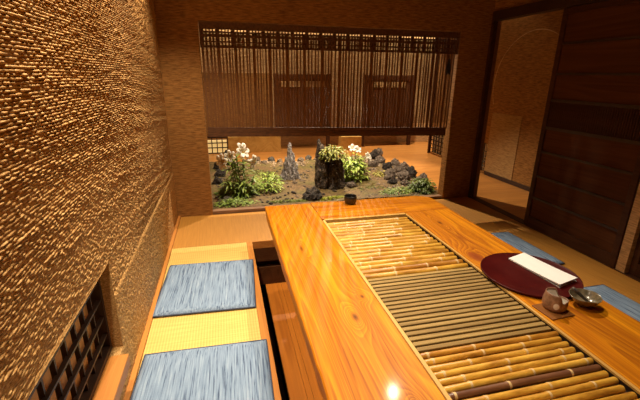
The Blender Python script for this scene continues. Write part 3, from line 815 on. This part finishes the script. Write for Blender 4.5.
# ------------------------------------------------------------------ table
TL, TR, TZ, TF, TN = .742, 2.094, .35, -.935, -3.42
IL, IR, IF = 1.098, 1.727, -1.258
TH = .112
tb = thing('table', 'low golden wooden table with a bamboo filled centre over a leg well', 'table', (1.42, -2.2, 0))
def plank(name, x0, x1, y0, y1, m, seed, edge=None):
    bm = NB()
    n = 60
    vs = []
    for i in range(n + 1):
        y = y0 + (y1 - y0) * i / n
        wv = .004 * fbm(Vector((y * 6, seed, 0))) + .002 * fbm(Vector((y * 25, seed, 1)))
        xa = x0 + (wv if edge == 'L' else 0); xb = x1 + (wv if edge == 'R' else 0)
        vs.append([bm.verts.new(q) for q in ((xa + (.012 if edge == 'L' else 0), y, TZ - TH), (xb - (.012 if edge == 'R' else 0), y, TZ - TH), (xb, y, TZ - .006), (xb - .005, y, TZ), (xa + .005, y, TZ), (xa, y, TZ - .006))])
    for i in range(n):
        for k in range(6): bm.faces.new((vs[i][k], vs[i][(k + 1) % 6], vs[i + 1][(k + 1) % 6], vs[i + 1][k]))
    bm.faces.new(vs[0][::-1]); bm.faces.new(vs[-1])
    return child(name, bm, M[m], tb)
TJ = -1.215
plank('plank', TL, IL, TN, -.868, 'table', 1, 'L')
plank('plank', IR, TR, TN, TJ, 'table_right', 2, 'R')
bm = NB(); vs = []
for i in range(61):
    t = i / 60; x = IL + .0008 + (TR - .002 - IL) * t
    yf = -.848 + .010 * fbm(Vector((x * 5, 4, 0))) - .012 * math.exp(-((x - 1.42) / .12) ** 2) - .055 * max(0, (t - .88) / .12) ** 2
    vs.append([bm.verts.new(q) for q in ((x, TJ + .001, TZ - TH), (x, yf - .012, TZ - TH), (x, yf, TZ - .007), (x, yf - .006, TZ), (x, TJ + .001, TZ))])
for i in range(60):
    for k in range(5): bm.faces.new((vs[i][k], vs[i][(k + 1) % 5], vs[i + 1][(k + 1) % 5], vs[i + 1][k]))
bm.faces.new(vs[0][::-1]); bm.faces.new(vs[-1])
child('end_plank', bm, M['table_cross'], tb)
child('end_plank', BX(IL, IR, TN, -3.12, TZ - TH, TZ, bev=.004), M['table_cross'], tb)
for a in ((IL + .001, IL + .016, -3.12, IF + .02), (IR - .013, IR - .001, -3.12, IF + .02)):
    child('inset_strip', BX(*a, TZ - .008, TZ + .0006, bev=.0005), M['strip'], tb)
child('inset_strip', BX(IL + .016, IR - .013, IF + .01, IF + .035, TZ - .05, TZ + .002), M['strip'], tb)
child('inset_strip', BX(IL + .016, IR - .013, TJ - .006, TJ + .001, TZ - TH, TZ - .001), M['table_cross'], tb)
bm = BX(IL - .01, IR + .01, -3.12, TJ, TZ - .075, TZ - .0475)
box(bm, IL + .0005, IL + .010, -3.119, IF + .03, TZ - .048, TZ - .009); box(bm, IR - .008, IR - .0005, -3.119, IF + .03, TZ - .048, TZ - .009)
box(bm, IL - .009, IR + .009, -3.12, -2.592, TZ - .0476, TZ - .0288)
child('inset_tray', bm, M['dark_trim'], tb)
for x in (.98, 1.86):
    for y in (-1.2, -3.2): child('leg', BX(x - .05, x + .05, y - .05, y + .05, PZ, TZ - TH, bev=.005), M['orange_wood'], tb)

# bamboo poles and slats lying in the inset
def pole(name, label, y, r, x0, x1, seed, group, mats=('bamboo', 'bamboo_joint')):
    rg = random.Random(seed)
    L = x1 - x0
    joints = []; p = rg.uniform(.02, .2)
    while p < L - .02: joints.append(p); p += rg.uniform(.17, .27)
    st = {0: 0., L: 0.}
    prof = [(0, r * .93, 0), (.004, r, 0)]
    for j in joints:
        prof += [(j - .012, r * .985, 0), (j - .004, r * 1.07, 0), (j - .001, r * 1.12, 1), (j + .002, r * .97, 1), (j + .005, r * 1.05, 0), (j + .014, r * .97, 0)]
    prof += [(L - .004, r, 0), (L, r * .93, 0)]
    prof.sort(key=lambda q: q[0])
    bm = NB(); n = 14; rings = []
    bow = rg.uniform(-.003, .003); ph = rg.uniform(0, 6)
    for (xx, rr, _) in prof:
        dz = bow * math.sin(PI * xx / L)
        rings.append([bm.verts.new((xx - L / 2, dz + rr * math.cos(2 * PI * k / n), rr * math.sin(2 * PI * k / n))) for k in range(n)])
    for i in range(len(rings) - 1):
        for k in range(n):
            f = bm.faces.new((rings[i][k], rings[i][(k + 1) % n], rings[i + 1][(k + 1) % n], rings[i + 1][k]))
            f.material_index = 1 if prof[i][2] or prof[i + 1][2] else 0
    bm.faces.new(rings[0][::-1]).material_index = 1; bm.faces.new(rings[-1]).material_index = 1
    o = link(name, bm, [M[k] for k in mats], smooth=True)
    o.location = ((x0 + x1) / 2, y, TZ - r * 1.1)
    o.rotation_euler.z = rg.uniform(-.006, .006)
    return tag(o, label, 'bamboo pole', group)
rng = random.Random(21)
nf = 17
pit = (2.035 - 1.272) / nf
for i in range(nf):
    y = -1.253 - .02 - pit * (i + .5)
    pole('bamboo_pole', ORD[i] + ' golden bamboo pole from the garden end of the table inset', y, pit * .42, IL + .018, IR - .022 - rng.uniform(0, .014), 100 + i, 'bamboo poles at the garden end',
         ('bamboo', 'bamboo_joint'))
ns = 18
y = -2.042
dk = thing('duckboard', 'weathered duckboard of flat slats in the middle of the table inset', 'duckboard', ((IL + IR) / 2, -2.31, TZ - .0472))
p_ = (2.585 - 2.042) / ns
for i in range(ns):
    yy = y - p_ * (i + .5)
    bm = BX(-(IR - IL - .042) / 2, (IR - IL - .042) / 2, -p_ * .355, p_ * .33, .026, .0405, bev=.003)
    for v in bm.verts: v.co.y += .0012 * noise.noise(Vector((v.co.x * 9, i, 0)))
    o = link('slat', bm, M['slat'], dk); o.location = (.001, yy + 2.31, 0)
for x in (IL + .10, IR - .10): child('crossbar', BX(x - .012, x + .012, -2.58, -2.05, TZ - .0472, TZ - .0212), M['dark_trim'], dk)

for i in range(16):
    y = -2.605 - .0312 * i
    if y < -3.1: break
    dark = i == 6
    pole('bamboo_pole', ('dark smoked bamboo pole among golden ones at the near end of the inset' if dark else ORD[i] + ' golden bamboo pole after the flat slats at the near end of the inset'),
         y, .0127, IL + .017, IR - .020 - rng.uniform(0, .016), 200 + i, None if dark else 'bamboo poles at the near end',
         ('bamboo_smoked', 'bamboo_joint') if dark else ('bamboo', 'bamboo_joint'))

# ------------------------------------------------------------------ floor cushions
def cushion(label, x0, x1, y0, y1, rz, seed, h=.030):
    t = thing('floor_cushion', label, 'cushion', ((x0 + x1) / 2, (y0 + y1) / 2, .0005), rz, 'blue grey floor cushions')
    lx, ly_ = (x1 - x0), (y1 - y0)
    bm = NB(); n = 28
    top = []; bot = []
    for i in range(n + 1):
        a, b_ = [], []
        for j in range(n + 1):
            u, v = i / n * 2 - 1, j / n * 2 - 1
            e = max(abs(u), abs(v))
            px, py = lx / 2 * u, ly_ / 2 * v
            px += .006 * noise.noise(Vector((v * 2, seed, 0))) * abs(u) ; py += .006 * noise.noise(Vector((u * 2, seed, 5))) * abs(v)
            puff = (1 - abs(u) ** 7) * (1 - abs(v) ** 7)
            z = .010 + (h - .010) * puff ** .45 + .0025 * fbm(Vector((u * 2.5, v * 2.5, seed))) * puff
            a.append(bm.verts.new((px, py, z))); b_.append(bm.verts.new((px, py, .0 + .006 * (e ** 12))))
        top.append(a); bot.append(b_)
    for i in range(n):
        for j in range(n):
            bm.faces.new((top[i][j], top[i + 1][j], top[i + 1][j + 1], top[i][j + 1])); bm.faces.new((bot[i][j], bot[i][j + 1], bot[i + 1][j + 1], bot[i + 1][j]))
    for i in range(n):
        bm.faces.new((top[i][0], bot[i][0], bot[i + 1][0], top[i + 1][0])); bm.faces.new((top[i][n], top[i + 1][n], bot[i + 1][n], bot[i][n]))
        bm.faces.new((top[0][i], top[0][i + 1], bot[0][i + 1], bot[0][i])); bm.faces.new((top[n][i], bot[n][i], bot[n][i + 1], top[n][i + 1]))
    link('cover', bm, M['fabric'], t, True)
    bm = NB()
    loop = [(sx * lx / 2, sy * ly_ / 2, .009) for sx, sy in ((-1, -1), (1, -1), (1, 1), (-1, 1), (-1, -1))]
    pts = []
    for k in range(4): pts += [Vector(loop[k]).lerp(Vector(loop[k + 1]), q / 12) for q in range(12)]
    pts.append(Vector(loop[4]))
    tube(bm, pts, .0042, 6)
    link('piping', bm, M['fabric_edge'], t, True)
    return t
cushion('blue grey floor cushion on the left tatami nearest the garden', .040, .610, -1.645, -1.035, -.05, 1)
cushion('blue grey floor cushion at the lower left, nearest the camera on the left tatami', .036, .614, -2.565, -1.955, -.03, 2)
cushion('blue grey floor cushion right of the table beside the open doorway', 2.265, 2.835, -1.60, -1.0, -.0, 3)
cushion('blue grey floor cushion right of the table, behind the olive bowl', 2.265, 2.835, -2.50, -1.91, 0, 4)

# ------------------------------------------------------------------ things on the table
tr = thing('serving_tray', 'round maroon lacquer tray lying on the right of the table', 'tray', (1.925, -2.205, TZ + .0009))
lt = NB(); lathe(lt, [(.20, 0), (.222, .003), (.229, .012), (.2285, .0155), (.226, .0165), (.223, .0155), (.219, .0125), (.1, .012), (.01, .012)], 72)
link('board', lt, M['lacquer'], tr, True)
A = [(1.926, -2.052), (2.060, -2.010), (2.090, -2.325), (1.957, -2.358)]
z0 = TZ + .0140
mn = thing('menu', 'white folded paper menu lying across the maroon tray', 'menu', (2.0, -2.19, z0))
def sheet(pts, za, zb_, lift):
    bm = NB(); n = 14; rows = []
    for i in range(n + 1):
        t = i / n
        a = Vector((*pts[0], 0)).lerp(Vector((*pts[3], 0)), t); b_ = Vector((*pts[1], 0)).lerp(Vector((*pts[2], 0)), t)
        l = lift * t ** 2
        r = []
        for (q, z) in ((a, za), (b_, za), (b_, zb_), (a, zb_)): r.append(bm.verts.new((q.x, q.y, z + l)))
        rows.append(r)
    for i in range(n):
        for k in range(4): bm.faces.new((rows[i][k], rows[i][(k + 1) % 4], rows[i + 1][(k + 1) % 4], rows[i + 1][k]))
    bm.faces.new(rows[0][::-1]); bm.faces.new(rows[-1])
    return bm
child('lower_sheet', sheet([(p[0] + .002, p[1] + .001) for p in A], z0, z0 + .0015, .0), M['paper'], mn)
child('upper_sheet', sheet(A, z0 + .002, z0 + .008, .012), M['paper'], mn)

# cup with scooped rim
cp = thing('pouring_cup', 'small red brown pottery cup with a scooped rim beside the tray', 'cup', (1.815, -2.475, TZ + .0055), .0)
cp.scale = (.88, .88, .92)
def rim(r, z, a):
    k = z / .084
    q = min(1, max(0, (math.cos(a - math.radians(-32)) - .05) / .5)); d = q * q * (3 - 2 * q)
    cut = 1 - .44 * d * min(1, max(0, (z - .004) / .03))
    sp = .016 * (max(0, math.cos(a - math.radians(-16))) ** 6) * max(0, k - .25)
    return r * (1 + .03 * math.cos(3 * a)) + sp, z * cut
bm = NB(); lathe(bm, [(.036, 0), (.049, .002), (.054, .016), (.055, .036), (.052, .056), (.049, .072), (.048, .081), (.0455, .084), (.0435, .080), (.045, .070)], 48, rim)
bm.faces.ensure_lookup_table(); f = [q for q in bm.faces if len(q.verts) > 10 and q.calc_center_median().z > .02]
bmesh.ops.delete(bm, geom=f, context='FACES_ONLY')
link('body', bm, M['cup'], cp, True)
bm = NB(); lathe(bm, [(.045, .070), (.048, .054), (.050, .036), (.049, .018), (.040, .006), (.004, .005)], 48, rim)
bm.faces.ensure_lookup_table(); f = [q for q in bm.faces if len(q.verts) > 10 and q.calc_center_median().z > .02]
bmesh.ops.delete(bm, geom=f, context='FACES_ONLY')
link('inner_glaze', bm, M['cup_in'], cp, True)
ct = BX(-.06, .06, -.055, .055, 0, .005, bev=.0015)
o = link('coaster', ct, M['coaster']); o.location = (1.80, -2.487, TZ + .0002); o.rotation_euler.z = .06
tag(o, 'thin square dark wooden coaster under the red brown cup', 'coaster')
BWX, BWY = 1.968, -2.478
bw = thing('bowl', 'shallow olive brown glazed bowl on the table near the white menu', 'bowl', (BWX, BWY, TZ + .0003))
bw.scale = (.80, .80, 1.05)
bm = NB(); lathe(bm, [(.026, 0), (.030, .002), (.031, .006), (.048, .014), (.066, .028), (.076, .042), (.0775, .0445), (.076, .0455), (.0735, .043), (.063, .030), (.046, .018), (.028, .011), (.004, .010)], 56,
                   lambda r, z, a: (r * (1 + .02 * math.cos(2 * a)), z + .002 * math.cos(3 * a) * (z > .03)))
link('body', bm, M['bowl'], bw, True)
sp = thing('spoon', 'small dark grey spoon leaning in the olive bowl', 'spoon', (BWX, BWY, TZ + .0090))
sp.scale = (.78, .78, .78)
bm = NB()
tube(bm, [(.012, -.020, .014), (-.015, -.006, .038), (-.042, .008, .064), (-.072, .024, .090)], [.006, .008, .009, .011], 8)
link('handle', bm, M['spoon'], sp, True)
bm = NB(); bmesh.ops.create_uvsphere(bm, u_segments=18, v_segments=10, radius=1)
bmesh.ops.delete(bm, geom=[v for v in bm.verts if v.co.z > .35], context='VERTS')
bmesh.ops.solidify(bm, geom=bm.faces, thickness=.08)
bmesh.ops.scale(bm, vec=(.020, .014, .007), verts=bm.verts); bmesh.ops.rotate(bm, matrix=Matrix.Rotation(-.7, 3, 'Z'), verts=bm.verts); bmesh.ops.translate(bm, vec=(.016, -.022, .012), verts=bm.verts)
link('spoon_bowl', bm, M['spoon'], sp, True)
o = NB(); lathe(o, [(.030, 0), (.040, .002), (.048, .02), (.050, .045), (.047, .062), (.0455, .064), (.043, .062), (.045, .045), (.042, .02), (.03, .008), (.004, .007)], 40)
o = link('cup', o, M['black_ceramic'], smooth=True); o.location = (1.398, -.932, TZ + .0003)
tag(o, 'small black ceramic cup standing at the garden edge of the table', 'cup')

# ------------------------------------------------------------------ light
def spot(name, loc, target, watts, ang, blend=.5, rad=.03, col=(1, .82, .60)):
    l = bpy.data.lights.new(name, 'SPOT'); l.energy = watts; l.spot_size = math.radians(ang); l.spot_blend = blend
    l.shadow_soft_size = rad; l.color = col
    o = bpy.data.objects.new(name, l); COL.objects.link(o); o.location = loc
    o.rotation_euler = (Vector(target) - Vector(loc)).to_track_quat('-Z', 'Y').to_euler()
    return o
for y, e in ((-.85, 95), (-1.80, 105), (-2.75, 75)):
    spot('wall_downlight', (.16, y, 2.40), (.17, y - .02, 0), e * 1.1, 92, .7)
spot('table_downlight', (1.95, -.85, 2.40), (1.65, -1.75, .35), 135, 80, .8)
spot('table_downlight', (1.35, -2.2, 2.40), (1.35, -2.3, .35), 45, 100, .9)
spot('garden_downlight', (2.15, 2.0, 2.40), (1.9, .6, 0), 260, 92, .4, .015)
spot('garden_downlight', (1.0, .35, 2.40), (1.0, 1.0, 0), 150, 72, .6, .015)
spot('garden_downlight', (2.3, .35, 2.40), (2.1, 1.1, 0), 150, 72, .6, .015)
spot('beyond_downlight', (3.7, 2.9, 2.40), (3.8, 2.8, 0), 170, 80, .6)
spot('beyond_downlight', (1.2, 2.1, 2.40), (1.15, 3.05, .15), 90, 75, .6)
for bx, e in ((.75, 36), (2.0, 26), (3.0, 26), (4.2, 44)): spot('beyond_downlight', (bx, 3.0, 2.40), (bx, 3.5, 1.1), e, 120, .6)
spot('corridor_downlight', (3.72, .75, 2.40), (3.9, .75, 0), 1.6, 110, .6)
wd = bpy.data.worlds.new('World'); S.world = wd; wd.use_nodes = True
wd.node_tree.nodes['Background'].inputs['Color'].default_value = (1, .7, .42, 1)
wd.node_tree.nodes['Background'].inputs['Strength'].default_value = .0

# ------------------------------------------------------------------ camera
cam = bpy.data.cameras.new('camera'); co = bpy.data.objects.new('camera', cam); COL.objects.link(co)
r, u, w = Vector((.97106383, -.23853829, .01159832)), Vector((.06342495, .30440833, .95042772)), Vector((.23024403, .92219036, -.31072919))
co.matrix_world = Matrix(((r.x, u.x, -w.x, .483777), (r.y, u.y, -w.y, -3.62048474), (r.z, u.z, -w.z, 1.3), (0, 0, 0, 1)))
cam.sensor_width = 36; cam.lens = 383.975 / 640 * 36; cam.clip_start = .02
S.camera = co
S.view_settings.view_transform = 'Standard'; S.view_settings.look = 'None'; S.view_settings.gamma = 1
S.view_settings.use_curve_mapping = False
S.view_settings.exposure = .6
